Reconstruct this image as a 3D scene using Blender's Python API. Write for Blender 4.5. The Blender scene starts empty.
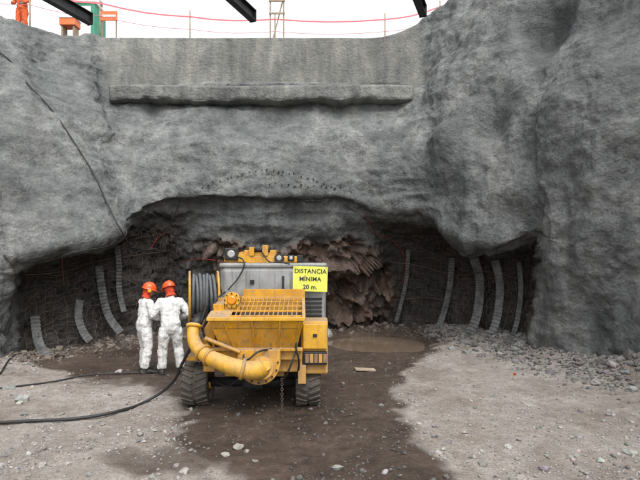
import bpy, math, random, bmesh
import numpy as np
from mathutils import Vector, Matrix
from mathutils.bvhtree import BVHTree
random.seed(7); rng=np.random.RandomState(7)
F=480.; H0=262.; CH=2.2
def W(px,py,d): return Vector(((px-320)/F*d, d, CH-(py-H0)/F*d))
def G(px,py):
    d=CH*F/(py-H0); return Vector(((px-320)/F*d,d,0))
scene=bpy.context.scene
# ------------------------------------------------------------ noise
def h3(ix,iy,iz,s=0):
    h=(ix*374761393+iy*668265263+iz*1440662683+s*974711)&0xffffffff
    h=((h^(h>>13))*1274126177)&0xffffffff
    h=((h^(h>>15))*2246822519)&0xffffffff
    return ((h^(h>>16))&0xffffff)/float(0xffffff)
def vnoise(p,s=0):
    i=np.floor(p).astype(np.int64); f=p-i; f=f*f*f*(f*(f*6-15)+10)
    r=0
    for a in (0,1):
        for b in (0,1):
            for c in (0,1):
                w=(f[:,0] if a else 1-f[:,0])*(f[:,1] if b else 1-f[:,1])*(f[:,2] if c else 1-f[:,2])
                r=r+w*h3(i[:,0]+a,i[:,1]+b,i[:,2]+c,s)
    return r*2-1
ROT=np.array([[0.36,0.48,-0.8],[-0.8,0.6,0],[0.48,0.64,0.6]])
def fbm(p,sc,o=4,s=0,g=.5,ridge=False):
    p=(p/sc)@ROT; r=0;a=1;t=0
    for k in range(o):
        n=vnoise(p,s+k)
        if ridge: n=1-2*np.abs(n)
        r=r+a*n;t+=a;a*=g;p=(p*2.03)@ROT+3.7
    return r/t
def worley(p,sc,s=0):
    """nearest cell: distance, id, and a tilted plane value per cell (gives angular facets)"""
    p=p/sc; i=np.floor(p).astype(np.int64)
    best=np.full(len(p),9.); bid=np.zeros(len(p)); off=np.zeros((len(p),3)); g=np.zeros((len(p),3))
    for a in (-1,0,1):
        for b in (-1,0,1):
            for c in (-1,0,1):
                j=i+np.array([a,b,c]); x,y,z=j[:,0],j[:,1],j[:,2]
                q=np.stack([x+h3(x,y,z,s),y+h3(x,y,z,s+1),z+h3(x,y,z,s+2)],1)
                o=p-q; d=np.sqrt((o**2).sum(1)); m=d<best
                best=np.where(m,d,best); bid=np.where(m,h3(x,y,z,s+5),bid); off[m]=o[m]
                gg=np.stack([h3(x,y,z,s+6),h3(x,y,z,s+7),h3(x,y,z,s+8)],1)-.5; g[m]=gg[m]
    return best,bid,(off*g).sum(1)*2
def sst(x,a,b):
    t=np.clip((x-a)/(b-a),0,1); return t*t*(3-2*t)
# ------------------------------------------------------------ materials
def newmat(name):
    m=bpy.data.materials.new(name); m.use_nodes=True
    nt=m.node_tree; return m,nt,nt.nodes,nt.links,nt.nodes['Principled BSDF']
def ntex(N,L,co,scale,detail=4,rough=.6,dist=0):
    n=N.new('ShaderNodeTexNoise'); n.inputs['Scale'].default_value=scale; n.inputs['Detail'].default_value=detail
    n.inputs['Roughness'].default_value=rough; n.inputs['Distortion'].default_value=dist
    L.new(co,n.inputs['Vector']); return n.outputs['Fac']
def ramp(N,L,fac,stops):
    r=N.new('ShaderNodeValToRGB'); e=r.color_ramp.elements
    while len(e)<len(stops): e.new(.5)
    for k,(p,c) in enumerate(stops):
        e[k].position=p; e[k].color=(c[0],c[1],c[2],1)
    L.new(fac,r.inputs['Fac']); return r.outputs['Color']
def mixc(N,L,fac,a,b,bt='MIX'):
    m=N.new('ShaderNodeMix'); m.data_type='RGBA'; m.blend_type=bt
    def put(s,v):
        if isinstance(v,(int,float)): s.default_value=v
        elif isinstance(v,(tuple,list)): s.default_value=(v[0],v[1],v[2],1)
        else: L.new(v,s)
    put(m.inputs[0],fac); put(m.inputs[6],a); put(m.inputs[7],b)
    return m.outputs[2]
def math_(N,L,op,a,b=None):
    m=N.new('ShaderNodeMath'); m.operation=op
    for i,v in enumerate((a,b)):
        if v is None: continue
        if isinstance(v,(int,float)): m.inputs[i].default_value=v
        else: L.new(v,m.inputs[i])
    return m.outputs[0]
def maprange(N,L,v,a,b,c=0,d=1):
    mr=N.new('ShaderNodeMapRange'); mr.inputs[1].default_value=a; mr.inputs[2].default_value=b; mr.inputs[3].default_value=c; mr.inputs[4].default_value=d
    L.new(v,mr.inputs[0]); return mr.outputs[0]
def bump(N,L,h,strength,dist,prev=None):
    b=N.new('ShaderNodeBump'); b.inputs['Strength'].default_value=strength; b.inputs['Distance'].default_value=dist
    L.new(h,b.inputs['Height'])
    if prev is not None: L.new(prev,b.inputs['Normal'])
    return b.outputs['Normal']
def geo(N): return N.new('ShaderNodeNewGeometry')
def simple(name,c1,c2=None,scale=8,rough=.7,metal=0,bmp=0.2,bd=.01,dust=None,dustamt=.5):
    m,nt,N,L,B=newmat(name)
    g=geo(N); co=g.outputs['Position']
    c2=c2 or tuple(x*.6 for x in c1)
    n=ntex(N,L,co,scale)
    col=ramp(N,L,n,[(.35,c2),(.62,c1)])
    if dust:
        sx=N.new('ShaderNodeSeparateXYZ'); L.new(g.outputs['Normal'],sx.inputs[0])
        up=math_(N,L,'MAXIMUM',sx.outputs['Z'],0)
        n2=ntex(N,L,co,3.5,6,.7)
        f=math_(N,L,'ADD',math_(N,L,'MULTIPLY',up,.45),n2)
        sp=N.new('ShaderNodeSeparateXYZ'); L.new(co,sp.inputs[0])
        low=math_(N,L,'MAXIMUM',math_(N,L,'MULTIPLY',math_(N,L,'SUBTRACT',1.3,sp.outputs['Z']),.22),0)
        f=math_(N,L,'ADD',f,low)
        col=mixc(N,L,maprange(N,L,f,.5,.95,0,dustamt),col,dust)
        mp=N.new('ShaderNodeMapping'); mp.inputs['Scale'].default_value=(22,22,2.2); L.new(co,mp.inputs[0])
        stv=ntex(N,L,mp.outputs[0],1,3,.5)
        col=mixc(N,L,maprange(N,L,stv,.54,.74,0,.6*dustamt*1.5),col,tuple(x*.5 for x in dust))
        n3=ntex(N,L,co,42,2,.5)
        col=mixc(N,L,maprange(N,L,n3,.60,.67,0,.9*dustamt),col,dust)
        L.new(maprange(N,L,f,.4,1.,rough,.85),B.inputs['Roughness'])
    else: B.inputs['Roughness'].default_value=rough
    L.new(col,B.inputs['Base Color']); B.inputs['Metallic'].default_value=metal
    if bmp: L.new(bump(N,L,ntex(N,L,co,scale*4,3),bmp,bd),B.inputs['Normal'])
    return m
DUST=(.22,.20,.175)
M_yel=simple('machine_yellow_paint',(.66,.33,.010),(.50,.23,.009),4,.42,0,.08,.004,DUST,.72)
M_yel2=simple('bright_yellow_paint',(.72,.40,.02),(.58,.30,.015),5,.4,0,.08,.004,DUST,.5)
M_sil=simple('hood_grey_paint',(.33,.34,.34),(.25,.26,.26),3,.38,.2,.05,.003,DUST,.7)
M_blk=simple('black_rubber',(.022,.022,.023),(.013,.013,.013),9,.6)
M_tyre=simple('muddy_tyre',(.035,.032,.03),(.018,.017,.016),9,.85,0,.4,.01,(.13,.11,.09),.8)
M_drk=simple('dark_steel',(.03,.03,.032),(.015,.015,.016),6,.55,.3)
M_hose=simple('grey_hose',(.10,.105,.11),(.06,.065,.07),9,.6)
M_gal=simple('galvanised_steel',(.30,.31,.32),(.2,.2,.21),12,.5,.5)
M_glass=simple('lamp_glass',(.42,.43,.42),(.3,.3,.3),30,.12,0,0)
M_ored=simple('orange_lens',(.75,.27,.015),(.65,.22,.015),20,.25,0,0)
M_sign=simple('sign_yellow',(.66,.68,.09),(.58,.60,.08),4,.5,0,0,.01,(.3,.28,.2),.25)
M_txt=simple('sign_lettering',(.02,.02,.02),(.02,.02,.02),4,.6,0,0)
M_suit=simple('white_coverall',(.76,.76,.75),(.68,.68,.67),6,.85,0,.2,.008,(.26,.235,.21),.50)
M_hel=simple('orange_helmet',(.78,.095,.015),(.68,.075,.015),6,.35,0,0)
M_hood=simple('red_hood_cloth',(.58,.06,.02),(.42,.04,.015),14,.9)
M_skin=simple('skin',(.36,.2,.13),(.3,.16,.1),14,.6)
M_boot=simple('rubber_boot',(.025,.025,.023),(.05,.045,.04),8,.6)
M_glove=simple('work_glove',(.2,.17,.14),(.12,.1,.09),20,.9)
M_pink=simple('barrier_tape',(.66,.13,.15),(.56,.09,.11),8,.6,0,0)
M_orange=simple('orange_plastic',(.7,.17,.05),(.6,.13,.04),8,.6,0,0)
M_green=simple('green_plastic',(.04,.24,.15),(.03,.2,.11),6,.6)
M_wood=simple('weathered_wood',(.30,.23,.15),(.2,.15,.1),10,.8)
M_white=simple('white_plastic',(.6,.6,.58),(.5,.5,.48),6,.6)
M_strap=simple('geotextile_strap',(.12,.123,.122),(.05,.05,.05),6,.8,0,.3)
M_rust=simple('rusty_rebar',(.11,.075,.055),(.06,.045,.035),15,.8)
M_red=simple('red_cable',(.42,.04,.03),(.3,.03,.02),9,.5)
M_tan=simple('tan_debris',(.36,.29,.20),(.25,.2,.14),12,.9)
M_hshade=simple('hopper_shade',(.06,.06,.058),(.03,.03,.03),10,.6)  # dark colour painted for the shaded hopper interior
M_lens2=simple('lens_dull',(.30,.18,.10),(.2,.12,.08),20,.3,0,0)

# wall material
m,nt,N,L,B=newmat('shotcrete_and_rock'); M_wall=m
g=geo(N); co=g.outputs['Position']
at=N.new('ShaderNodeAttribute'); at.attribute_name='zone'
sep=N.new('ShaderNodeSeparateColor'); L.new(at.outputs['Color'],sep.inputs[0])
n1=ntex(N,L,co,.45,6,.65,.6); n2=ntex(N,L,co,2.4,7,.72,.3); n3=ntex(N,L,co,17,5,.8)
shot=ramp(N,L,n1,[(.32,(.100,.108,.108)),(.5,(.160,.167,.164)),(.66,(.225,.228,.218))])
shot=mixc(N,L,.75,shot,ramp(N,L,n2,[(.3,(.27,.275,.28)),(.7,(.70,.70,.69))]),'OVERLAY')
shot=mixc(N,L,.65,shot,ramp(N,L,n3,[(.32,(.24,.24,.24)),(.7,(.74,.74,.74))]),'OVERLAY')
mp=N.new('ShaderNodeMapping'); mp.inputs['Scale'].default_value=(2.6,2.6,.22); L.new(co,mp.inputs[0])
st=ntex(N,L,mp.outputs[0],1.0,5,.65)
shot=mixc(N,L,.75,shot,ramp(N,L,st,[(.32,(.25,.255,.26)),(.66,(.64,.64,.63))]),'OVERLAY')
cb=ramp(N,L,n2,[(.3,(.145,.148,.145)),(.7,(.21,.21,.20))])
cb=mixc(N,L,.8,cb,ramp(N,L,st,[(.35,(.32,.32,.32)),(.66,(.70,.69,.62))]),'OVERLAY')
cb=mixc(N,L,.7,cb,ramp(N,L,n1,[(.38,(.33,.33,.33)),(.62,(.66,.66,.66))]),'OVERLAY')
col=mixc(N,L,sep.outputs[2],shot,cb)
wet_shade=mixc(N,L,.9,col,(.36,.36,.365),'MULTIPLY')  # darkened tone, for wet areas and the painted ledge shadow
col=mixc(N,L,at.outputs['Alpha'],col,wet_shade)
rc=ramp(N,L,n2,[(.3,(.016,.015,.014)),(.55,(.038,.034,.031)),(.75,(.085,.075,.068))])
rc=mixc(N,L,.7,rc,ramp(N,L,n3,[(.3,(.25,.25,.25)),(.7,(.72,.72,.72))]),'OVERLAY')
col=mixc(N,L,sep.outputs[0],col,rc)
rid=N.new('ShaderNodeAttribute'); rid.attribute_name='rockid'
sc2=N.new('ShaderNodeSeparateColor'); L.new(rid.outputs['Color'],sc2.inputs[0])
rk=ramp(N,L,sc2.outputs[0],[(0,(.045,.034,.029)),(.35,(.135,.082,.058)),(.6,(.085,.068,.06)),(.85,(.20,.145,.11)),(1,(.14,.075,.05))])
rk=mixc(N,L,.4,rk,ramp(N,L,sc2.outputs[1],[(0,(.045,.04,.036)),(.5,(.16,.10,.075)),(1,(.19,.165,.145))]))
rk=mixc(N,L,.9,rk,ramp(N,L,n2,[(.3,(.2,.2,.2)),(.7,(.74,.74,.74))]),'OVERLAY')
rk=mixc(N,L,.8,rk,ramp(N,L,n3,[(.3,(.3,.3,.3)),(.7,(.72,.72,.72))]),'OVERLAY')
col=mixc(N,L,sep.outputs[1],col,rk)
L.new(col,B.inputs['Base Color'])
L.new(maprange(N,L,at.outputs['Alpha'],0,1,.88,.5),B.inputs['Roughness'])
vo=N.new('ShaderNodeTexVoronoi'); vo.inputs['Scale'].default_value=13; L.new(co,vo.inputs['Vector'])
b1=bump(N,L,ntex(N,L,co,5,5,.7),.75,.13)
b1=bump(N,L,math_(N,L,'SUBTRACT',1.0,vo.outputs['Distance']),.45,.035,b1)
b2=bump(N,L,n3,.7,.035,b1)
L.new(b2,B.inputs['Normal'])

# ground material
m,nt,N,L,B=newmat('gravel_and_mud'); M_gnd=m
g=geo(N); co=g.outputs['Position']
at=N.new('ShaderNodeAttribute'); at.attribute_name='zone'
sep=N.new('ShaderNodeSeparateColor'); L.new(at.outputs['Color'],sep.inputs[0])
n1=ntex(N,L,co,.8,6,.65,.3); n2=ntex(N,L,co,6,7,.75); n3=ntex(N,L,co,45,4,.75)
gr=ramp(N,L,n1,[(.3,(.20,.165,.137)),(.5,(.30,.268,.240)),(.7,(.385,.358,.33))])
gr=mixc(N,L,.8,gr,ramp(N,L,n2,[(.3,(.30,.285,.27)),(.7,(.68,.68,.68))]),'OVERLAY')
gr=mixc(N,L,.85,gr,ramp(N,L,n3,[(.3,(.25,.25,.25)),(.7,(.76,.76,.76))]),'OVERLAY')
md=ramp(N,L,n1,[(.3,(.042,.027,.018)),(.55,(.078,.054,.039)),(.75,(.125,.092,.070))])
md=mixc(N,L,.9,md,ramp(N,L,n2,[(.3,(.20,.20,.20)),(.7,(.76,.76,.76))]),'OVERLAY')
md=mixc(N,L,.8,md,ramp(N,L,n3,[(.3,(.27,.27,.27)),(.7,(.75,.75,.75))]),'OVERLAY')
f=math_(N,L,'ADD',sep.outputs[0],math_(N,L,'MULTIPLY',math_(N,L,'SUBTRACT',n2,.5),1.0))
mk_=maprange(N,L,f,.25,.75)
col=mixc(N,L,mk_,gr,md)
L.new(col,B.inputs['Base Color'])
L.new(math_(N,L,'ADD',maprange(N,L,mk_,0,1,.92,.42),math_(N,L,'MULTIPLY',n2,.2)),B.inputs['Roughness'])
b1=bump(N,L,n2,.9,.07); b2=bump(N,L,n3,.8,.015,b1); L.new(b2,B.inputs['Normal'])

m,nt,N,L,B=newmat('stone'); M_stone=m
g=geo(N); at=N.new('ShaderNodeAttribute'); at.attribute_name='zone'
n2=ntex(N,L,g.outputs['Position'],25,4,.7)
L.new(mixc(N,L,.7,at.outputs['Color'],ramp(N,L,n2,[(.3,(.3,.3,.3)),(.7,(.7,.7,.7))]),'OVERLAY'),B.inputs['Base Color']); B.inputs['Roughness'].default_value=.9
L.new(bump(N,L,n2,.5,.01),B.inputs['Normal'])
m,nt,N,L,B=newmat('muddy_water'); M_water=m
B.inputs['Base Color'].default_value=(.15,.11,.078,1); B.inputs['Roughness'].default_value=.07
g=geo(N); L.new(bump(N,L,ntex(N,L,g.outputs['Position'],6,3),.08,.02),B.inputs['Normal'])

# ------------------------------------------------------------ mesh helpers
def link(ob,parent=None):
    scene.collection.objects.link(ob)
    if parent: ob.parent=parent
    return ob
def meshobj(name,v,f,mat,parent=None,smooth=False):
    me=bpy.data.meshes.new(name); me.from_pydata([tuple(x) for x in v],[],[tuple(x) for x in f]); me.update()
    if smooth: me.polygons.foreach_set('use_smooth',[True]*len(me.polygons))
    ob=bpy.data.objects.new(name,me)
    if mat: me.materials.append(mat)
    return link(ob,parent)
def setcol(me,arr,nm='zone'):
    a=me.color_attributes.new(nm,'FLOAT_COLOR','POINT'); a.data.foreach_set('color',np.asarray(arr,dtype=np.float32).ravel())
def empty(name,loc=(0,0,0)):
    e=bpy.data.objects.new(name,None); e.location=loc; return link(e)
def box(name,c,s,mat,parent=None,bev=.012,rot=None):
    bm=bmesh.new(); bmesh.ops.create_cube(bm,size=1)
    for v_ in bm.verts:
        v_.co.x*=s[0]; v_.co.y*=s[1]; v_.co.z*=s[2]
    if bev: bmesh.ops.bevel(bm,geom=bm.edges[:],offset=min(bev,min(s)*.45),segments=2,affect='EDGES',profile=.6)
    me=bpy.data.meshes.new(name); bm.to_mesh(me); bm.free(); me.materials.append(mat)
    ob=bpy.data.objects.new(name,me); ob.location=c
    if rot: ob.rotation_euler=rot
    return link(ob,parent)
def boxp(name,x0,x1,y0,y1,d,depth,mat,parent=None,bev=.012,rot=None):
    a=W(x0,y0,d); b=W(x1,y1,d)
    return box(name,((a.x+b.x)/2,d+depth/2,(a.z+b.z)/2),(abs(b.x-a.x),depth,abs(a.z-b.z)),mat,parent,bev,rot)
def cyl(name,p1,p2,r,mat,parent=None,r2=None,seg=28,bev=.006):
    p1=Vector(p1);p2=Vector(p2); d=p2-p1
    bm=bmesh.new(); bmesh.ops.create_cone(bm,cap_ends=True,segments=seg,radius1=r,radius2=r if r2 is None else r2,depth=d.length)
    if bev:
        es=[e for e in bm.edges if any(len(f.verts)>4 for f in e.link_faces)]
        bmesh.ops.bevel(bm,geom=es,offset=min(bev,r*.3,d.length*.3),segments=2,affect='EDGES')
    for f_ in bm.faces: f_.smooth=len(f_.verts)<=4
    me=bpy.data.meshes.new(name); bm.to_mesh(me); bm.free(); me.materials.append(mat)
    ob=bpy.data.objects.new(name,me); ob.location=(p1+p2)/2; ob.rotation_euler=d.to_track_quat('Z','Y').to_euler()
    return link(ob,parent)
def torus(name,c,axis,R,r,mat,parent=None,seg=36,mseg=10):
    v=[];f=[]
    q=Vector(axis).to_track_quat('Z','Y')
    for i in range(seg):
        a=2*math.pi*i/seg
        for j in range(mseg):
            b=2*math.pi*j/mseg
            p=Vector(((R+r*math.cos(b))*math.cos(a),(R+r*math.cos(b))*math.sin(a),r*math.sin(b)))
            v.append(q@p+Vector(c))
            f.append((i*mseg+j,((i+1)%seg)*mseg+j,((i+1)%seg)*mseg+(j+1)%mseg,i*mseg+(j+1)%mseg))
    return meshobj(name,v,f,mat,parent,True)
def tube(name,paths,r,mat,parent=None,poly=False):
    cu=bpy.data.curves.new(name,'CURVE'); cu.dimensions='3D'; cu.bevel_depth=r; cu.bevel_resolution=3 if r>.008 else 1; cu.use_fill_caps=True
    for pts in paths:
        if poly:
            sp=cu.splines.new('POLY'); sp.points.add(len(pts)-1)
            for k,p in enumerate(pts): sp.points[k].co=(p[0],p[1],p[2],1)
        else:
            sp=cu.splines.new('BEZIER'); sp.bezier_points.add(len(pts)-1)
            for k,p in enumerate(pts):
                bp=sp.bezier_points[k]; bp.co=p; bp.handle_left_type='AUTO'; bp.handle_right_type='AUTO'
        sp.resolution_u=10
    cu.materials.append(mat); ob=bpy.data.objects.new(name,cu); return link(ob,parent)
def loft(V,Fc,pts,rads,n=18,ref=None):
    pts=[Vector(p) for p in pts]; base=len(V); K=len(pts)
    for k,p in enumerate(pts):
        t=(pts[min(k+1,K-1)]-pts[max(k-1,0)]).normalized()
        rf=Vector(ref) if ref else (Vector((1,0,0)) if abs(t.x)<.85 else Vector((0,1,0)))
        s=(rf-t*rf.dot(t)).normalized(); u=t.cross(s)
        a,b=rads[k] if isinstance(rads[k],(tuple,list)) else (rads[k],rads[k])
        for i in range(n):
            an=2*math.pi*i/n
            V.append(p+s*a*math.cos(an)+u*b*math.sin(an))
    for k in range(K-1):
        for i in range(n):
            j=(i+1)%n
            Fc.append((base+k*n+i,base+k*n+j,base+(k+1)*n+j,base+(k+1)*n+i))
    Fc.append(tuple(base+i for i in reversed(range(n)))); Fc.append(tuple(base+(K-1)*n+i for i in range(n)))
def remesh(ob,vox,sm=4,disp=0,dsize=.1):
    r=ob.modifiers.new('remesh','REMESH'); r.mode='VOXEL'; r.voxel_size=vox; r.use_smooth_shade=True
    if sm:
        s=ob.modifiers.new('smooth','SMOOTH'); s.iterations=sm; s.factor=.5
    if disp:
        t=bpy.data.textures.new(ob.name+'_folds','CLOUDS'); t.noise_scale=dsize; t.noise_depth=2
        d=ob.modifiers.new('folds','DISPLACE'); d.texture=t; d.strength=disp; d.mid_level=.5; d.texture_coords='LOCAL'

# ------------------------------------------------------------ PIT WALLS
def col_p(pts): return [W(*p) for p in pts]
cols=[]; outs=[]
def addw(base,rim,lean,out):
    b=Vector(base); r=Vector(rim); rows=[]
    for k in (0,.13,.22,.27,.31,.5,.7,.87,1):
        rows.append(b.lerp(r,k)-Vector((out[0],out[1],0)).normalized()*lean*math.sin(k*math.pi))
    cols.append(rows); outs.append(out)
def addp(pts,out): cols.append(col_p(pts)); outs.append(out)
addw((-7.5,-10,0),(-10.8,-10,9.7),.3,(-1,0))                 #0
addp([(-95,395,7.9),(-92,340,8.0),(-90,300,8.0),(-90,275,8.0),(-92,250,8.1),(-100,180,8.8),(-104,110,9.9),(-104,40,11.1),(-100,-18,12.3)],(-1,.05)) #1
addp([(-4,370,9.8),(-1,330,9.9),(0,290,9.9),(0,270,9.85),(0,252,9.9),(-10,180,10.6),(-15,120,11.8),(-14,60,13.2),(-8,14,14.5)],(-1,.3)) #2
addp([(20,364,10.7),(14,330,10.9),(14,285,10.8),(10,262,10.0),(14,248,10.05),(10,180,10.8),(8,120,12.0),(15,60,13.8),(28,24,15.2)],(-1,.5)) #3
addp([(62,356,11.3),(60,310,11.7),(60,264,11.5),(60,247,10.6),(60,235,10.6),(52,170,11.6),(45,115,12.9),(48,65,14.8),(60,36,16)],(-.8,.8)) #4
addp([(110,348,12.4),(108,300,12.8),(108,252,12.5),(110,238,11.6),(108,226,11.6),(100,165,12.5),(95,110,13.9),(88,68,15.3),(82,38,16.4)],(-.5,1)) #5
addp([(148,342,13.3),(145,290,13.6),(147,236,13.5),(142,212,12.8),(137,201,12.8),(122,155,13.7),(112,106,15.1),(110,86,15.9),(108,38,16.4)],(-.2,1)) #6
addp([(190,337,14.2),(190,290,14.4),(190,238,13.7),(188,202,13.35),(188,192,13.1),(188,150,13.9),(185,106,15.4),(185,84,16.1),(185,38,16.3)],(0,1))
addp([(260,332,15.1),(260,292,14.7),(260,243,13.65),(262,202,13.4),(262,193,13.2),(262,150,13.9),(262,106,15.4),(262,84,16.1),(262,38,16.3)],(0,1))
addp([(335,330,15.5),(335,290,14.8),(335,243,13.7),(330,200,13.4),(330,191,13.2),(330,150,13.9),(330,106,15.4),(330,84,16.1),(330,38,16.3)],(0,1)) #9
addp([(385,331,15.3),(385,285,15.2),(385,240,14.4),(380,212,13.6),(380,201,13.4),(380,150,13.8),(382,106,15.3),(382,84,16.1),(382,37,16.3)],(0,1)) #10
addp([(430,336,14.4),(432,285,14.6),(432,238,14.3),(424,216,13.2),(424,203,13.0),(424,150,13.3),(422,106,14.6),(420,84,15.6),(418,24,16.2)],(.2,1)) #11
addp([(465,342,13.3),(470,290,13.7),(468,252,13.4),(458,238,12.2),(458,226,12.1),(452,150,12.6),(446,90,13.7),(446,50,14.6),(445,5,15.6)],(.6,1)) #12
addp([(500,348,12.4),(503,290,12.8),(502,257,12.5),(500,245,11.3),(498,233,11.2),(495,150,11.7),(492,80,12.5),(490,20,13.4),(495,-40,14.4)],(1,.8)) #13
addp([(526,352,11.7),(533,300,12.0),(534,252,12.0),(533,235,10.9),(533,222,10.8),(540,150,11.0),(545,80,11.6),(550,0,12.3),(560,-80,13)],(1,.4)) #14
addp([(538,358,11.0),(546,300,10.5),(547,255,10.5),(548,238,10.5),(550,225,10.4),(562,150,10.3),(572,80,10.8),(585,0,11.3),(600,-90,12)],(1,.2)) #15
addp([(600,376,9.4),(600,320,9.4),(602,270,9.3),(603,245,9.3),(605,220,9.3),(614,150,9.4),(622,80,9.8),(640,0,10.2),(665,-110,11)],(1,.1)) #16
addw((5.95,8,0),(7.7,8.5,11),.2,(1,0))
addw((6.4,3,0),(8.6,3,11),.3,(1,0))
addw((7.2,-10,0),(10,-10,10.5),.3,(1,0))
C=[]
for rows,out in zip(cols,outs):
    o=Vector((out[0],out[1],0)).normalized()
    under=rows[0].copy(); under.z=-.6
    C.append([under]+rows+[rows[-1]+o*3+Vector((0,0,.25)),rows[-1]+o*160+Vector((0,0,.5))])
C=np.array([[tuple(p) for p in r] for r in C])
nc,nr=C.shape[:2]
def params(n,lens,step,mx):
    t=[]
    for i in range(n-1):
        k=int(max(3,min(mx,round(lens[i]/step))))
        t+= [i+j/k for j in range(k)]
    t.append(n-1-1e-6); return np.array(t)
lu=[np.linalg.norm(C[i+1,:10]-C[i,:10],axis=1).mean() for i in range(nc-1)]
lv=[np.linalg.norm(C[3:17,j+1]-C[3:17,j],axis=1).mean() for j in range(nr-1)]
lu[0]/=4; lu[-1]/=4; lu[-2]/=2
lv[-1]=1.2; lv[-2]=1.5
U=params(nc,lu,.042,70); V_=params(nr,lv,.042,70)
def crm(t,n):
    i=np.floor(t).astype(int); f=t-i
    w=np.zeros((len(t),n))
    cs=[-.5*f+f**2-.5*f**3, 1-2.5*f**2+1.5*f**3, .5*f+2*f**2-1.5*f**3, -.5*f**2+.5*f**3]
    for k in range(4):
        idx=np.clip(i-1+k,0,n-1)
        np.add.at(w,(np.arange(len(t)),idx),cs[k])
    return w
wu=crm(U,nc); wv=crm(V_,nr)
for k in np.where(V_>=8)[0]:
    t=V_[k]; i=int(t); f=t-i; wv[k]=0; wv[k,i]=1-f; wv[k,min(i+1,nr-1)]+=f
P=np.einsum('ui,ijk,vj->uvk',wu,C,wv)
nu,nv=len(U),len(V_)
def normals(P):
    du=np.gradient(P,axis=0); dv=np.gradient(P,axis=1); n=np.cross(du,dv); n/=np.linalg.norm(n,axis=2,keepdims=True)+1e-9; return n
Nn=normals(P)
flip=np.dot(Nn[nu//2,nv//2],np.array([0,6,3])-P[nu//2,nv//2])<0
if flip: Nn=-Nn
uu=np.repeat(U[:,None],nv,1).ravel(); vv=np.repeat(V_[None,:],nu,0).ravel()
p=P.reshape(-1,3); n=Nn.reshape(-1,3)
wob=fbm(p,1.2,4,11)
inU=sst(uu,2.95,3.15)*(1-sst(uu,14.7,15.0))
cen=sst(uu+.35*wob,6.75,7.25)*(1-sst(uu+.35*wob,9.6,10.1))     # headwall centre
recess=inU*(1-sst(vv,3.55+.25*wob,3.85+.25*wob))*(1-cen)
rock=sst(uu+.4*wob,6.9,7.3)*(1-sst(uu+.4*wob,9.8,10.2))*(1-sst(vv+.35*wob,2.85,3.05))
wetb=sst(uu,6.2,7.2)*(1-sst(uu,10.3,11))*(1-sst(vv+.15*wob,3.7,4.05))*.35
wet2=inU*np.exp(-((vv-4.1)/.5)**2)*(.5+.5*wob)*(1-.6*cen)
lip_dark=sst(uu,10.8,11.6)*(1-sst(uu,14.4,15.2))*sst(vv,3.5,4)*(1-sst(vv+wob*.7,4.5,5.6))*.8  # darker patch along and above the right recess lip
rightw=sst(uu,11,12.5); plate=sst(vv,9.2,10)
wet4=sst(fbm(p*np.array([1,1,.4]),1.5,5,120),.02,.38)*.6*(1-sst(vv,9,9.2))
right_dark=rightw*(.30+.35*fbm(p*np.array([1,1,.3]),.9,4,130))*(1-plate)  # darkens the right wall, varied by vertically stretched noise
ledge_shade=np.exp(-((vv-7.05)/.35)**2)*sst(uu,5.8,6.1)*(1-sst(uu,11,11.5))*.55    # shadow under the ledge, painted into the wall colour
conc=sst(uu,5.7,5.95)*(1-sst(uu,10.9,11.4))*sst(vv,7.95,8.05)*(1-sst(vv,9.0,9.2))
amp=(1-.95*conc)*(1-.7*plate)
big=fbm(p*np.array([1,1,.75]),2.6,2,3)
midn=fbm(p,.9,3,23); rid=fbm(p*np.array([1.,1.,.6]),1.7,3,31,ridge=True); fine=fbm(p,.26,3,43); vfine=fbm(p,.12,2,44)
drape=fbm(p*np.array([1.,1.,.28]),1.1,3,33,ridge=True)
fold=fbm(p*np.array([.4,.4,1.5]),1.1,3,37,ridge=True)
disp=amp*(big*(.20+.25*rightw)+midn*(.10+.04*rightw)+rid*(.04+.06*rightw)+drape*.13*rightw+fold*.14*(1-rightw)+fine*.06+vfine*.028)
_,wi,fc1=worley(p*np.array([1,1,1.1])+.08*fbm(p,.5,2,90)[:,None],.75,7)
_,wi2,fc2=worley(p,.30,17)
_,wi3,fc3=worley(p,.13,27)
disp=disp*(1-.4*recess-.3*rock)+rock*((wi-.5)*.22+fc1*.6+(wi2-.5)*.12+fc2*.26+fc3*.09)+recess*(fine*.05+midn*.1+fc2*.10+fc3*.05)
disp+=inU*np.exp(-((vv-4.2)/.35)**2)*(.16*fbm(p,.5,3,61))
def dent(px,py,d,r,a,sz=1.):
    c=np.array(W(px,py,d)); q=(p-c)/np.array([r,r,r*sz]); return a*np.exp(-(q**2).sum(1))
disp+=dent(543,15,12.0,.5,-.9,1.9)+dent(495,120,12,.3,-.45,3)+dent(590,110,10.3,1.1,.45,1.3)+dent(520,190,11.2,.5,.3,1)+dent(600,20,11,.5,-.35,2)
disp+=dent(640,200,9,.5,-.3,2)+dent(455,140,12.6,.5,.3,2)+dent(30,100,12,1.2,.35,1)+dent(100,140,13,.5,-.3,2)
disp+=dent(190,150,13.9,.9,.25,.5)+dent(340,140,13.9,1,.25,.5)+dent(260,125,14.6,.8,-.2,.4)+dent(450,190,12.3,.4,-.35,2)+dent(575,240,10.2,.5,.25,1.5)
q=p+n*disp[:,None]
q[:,2]=np.where(vv<.02,-.6,q[:,2])
Pw=q.reshape(nu,nv,3); Nw=normals(Pw)*( -1 if flip else 1)
idx=np.arange(nu*nv).reshape(nu,nv)
fa=np.stack([idx[:-1,:-1],idx[1:,:-1],idx[1:,1:],idx[:-1,1:]],-1).reshape(-1,4)
me=bpy.data.meshes.new('shotcrete_pit_wall'); me.from_pydata(q.tolist(),[],fa.tolist()); me.update()
me.polygons.foreach_set('use_smooth',[True]*len(me.polygons)); me.materials.append(M_wall)
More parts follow.
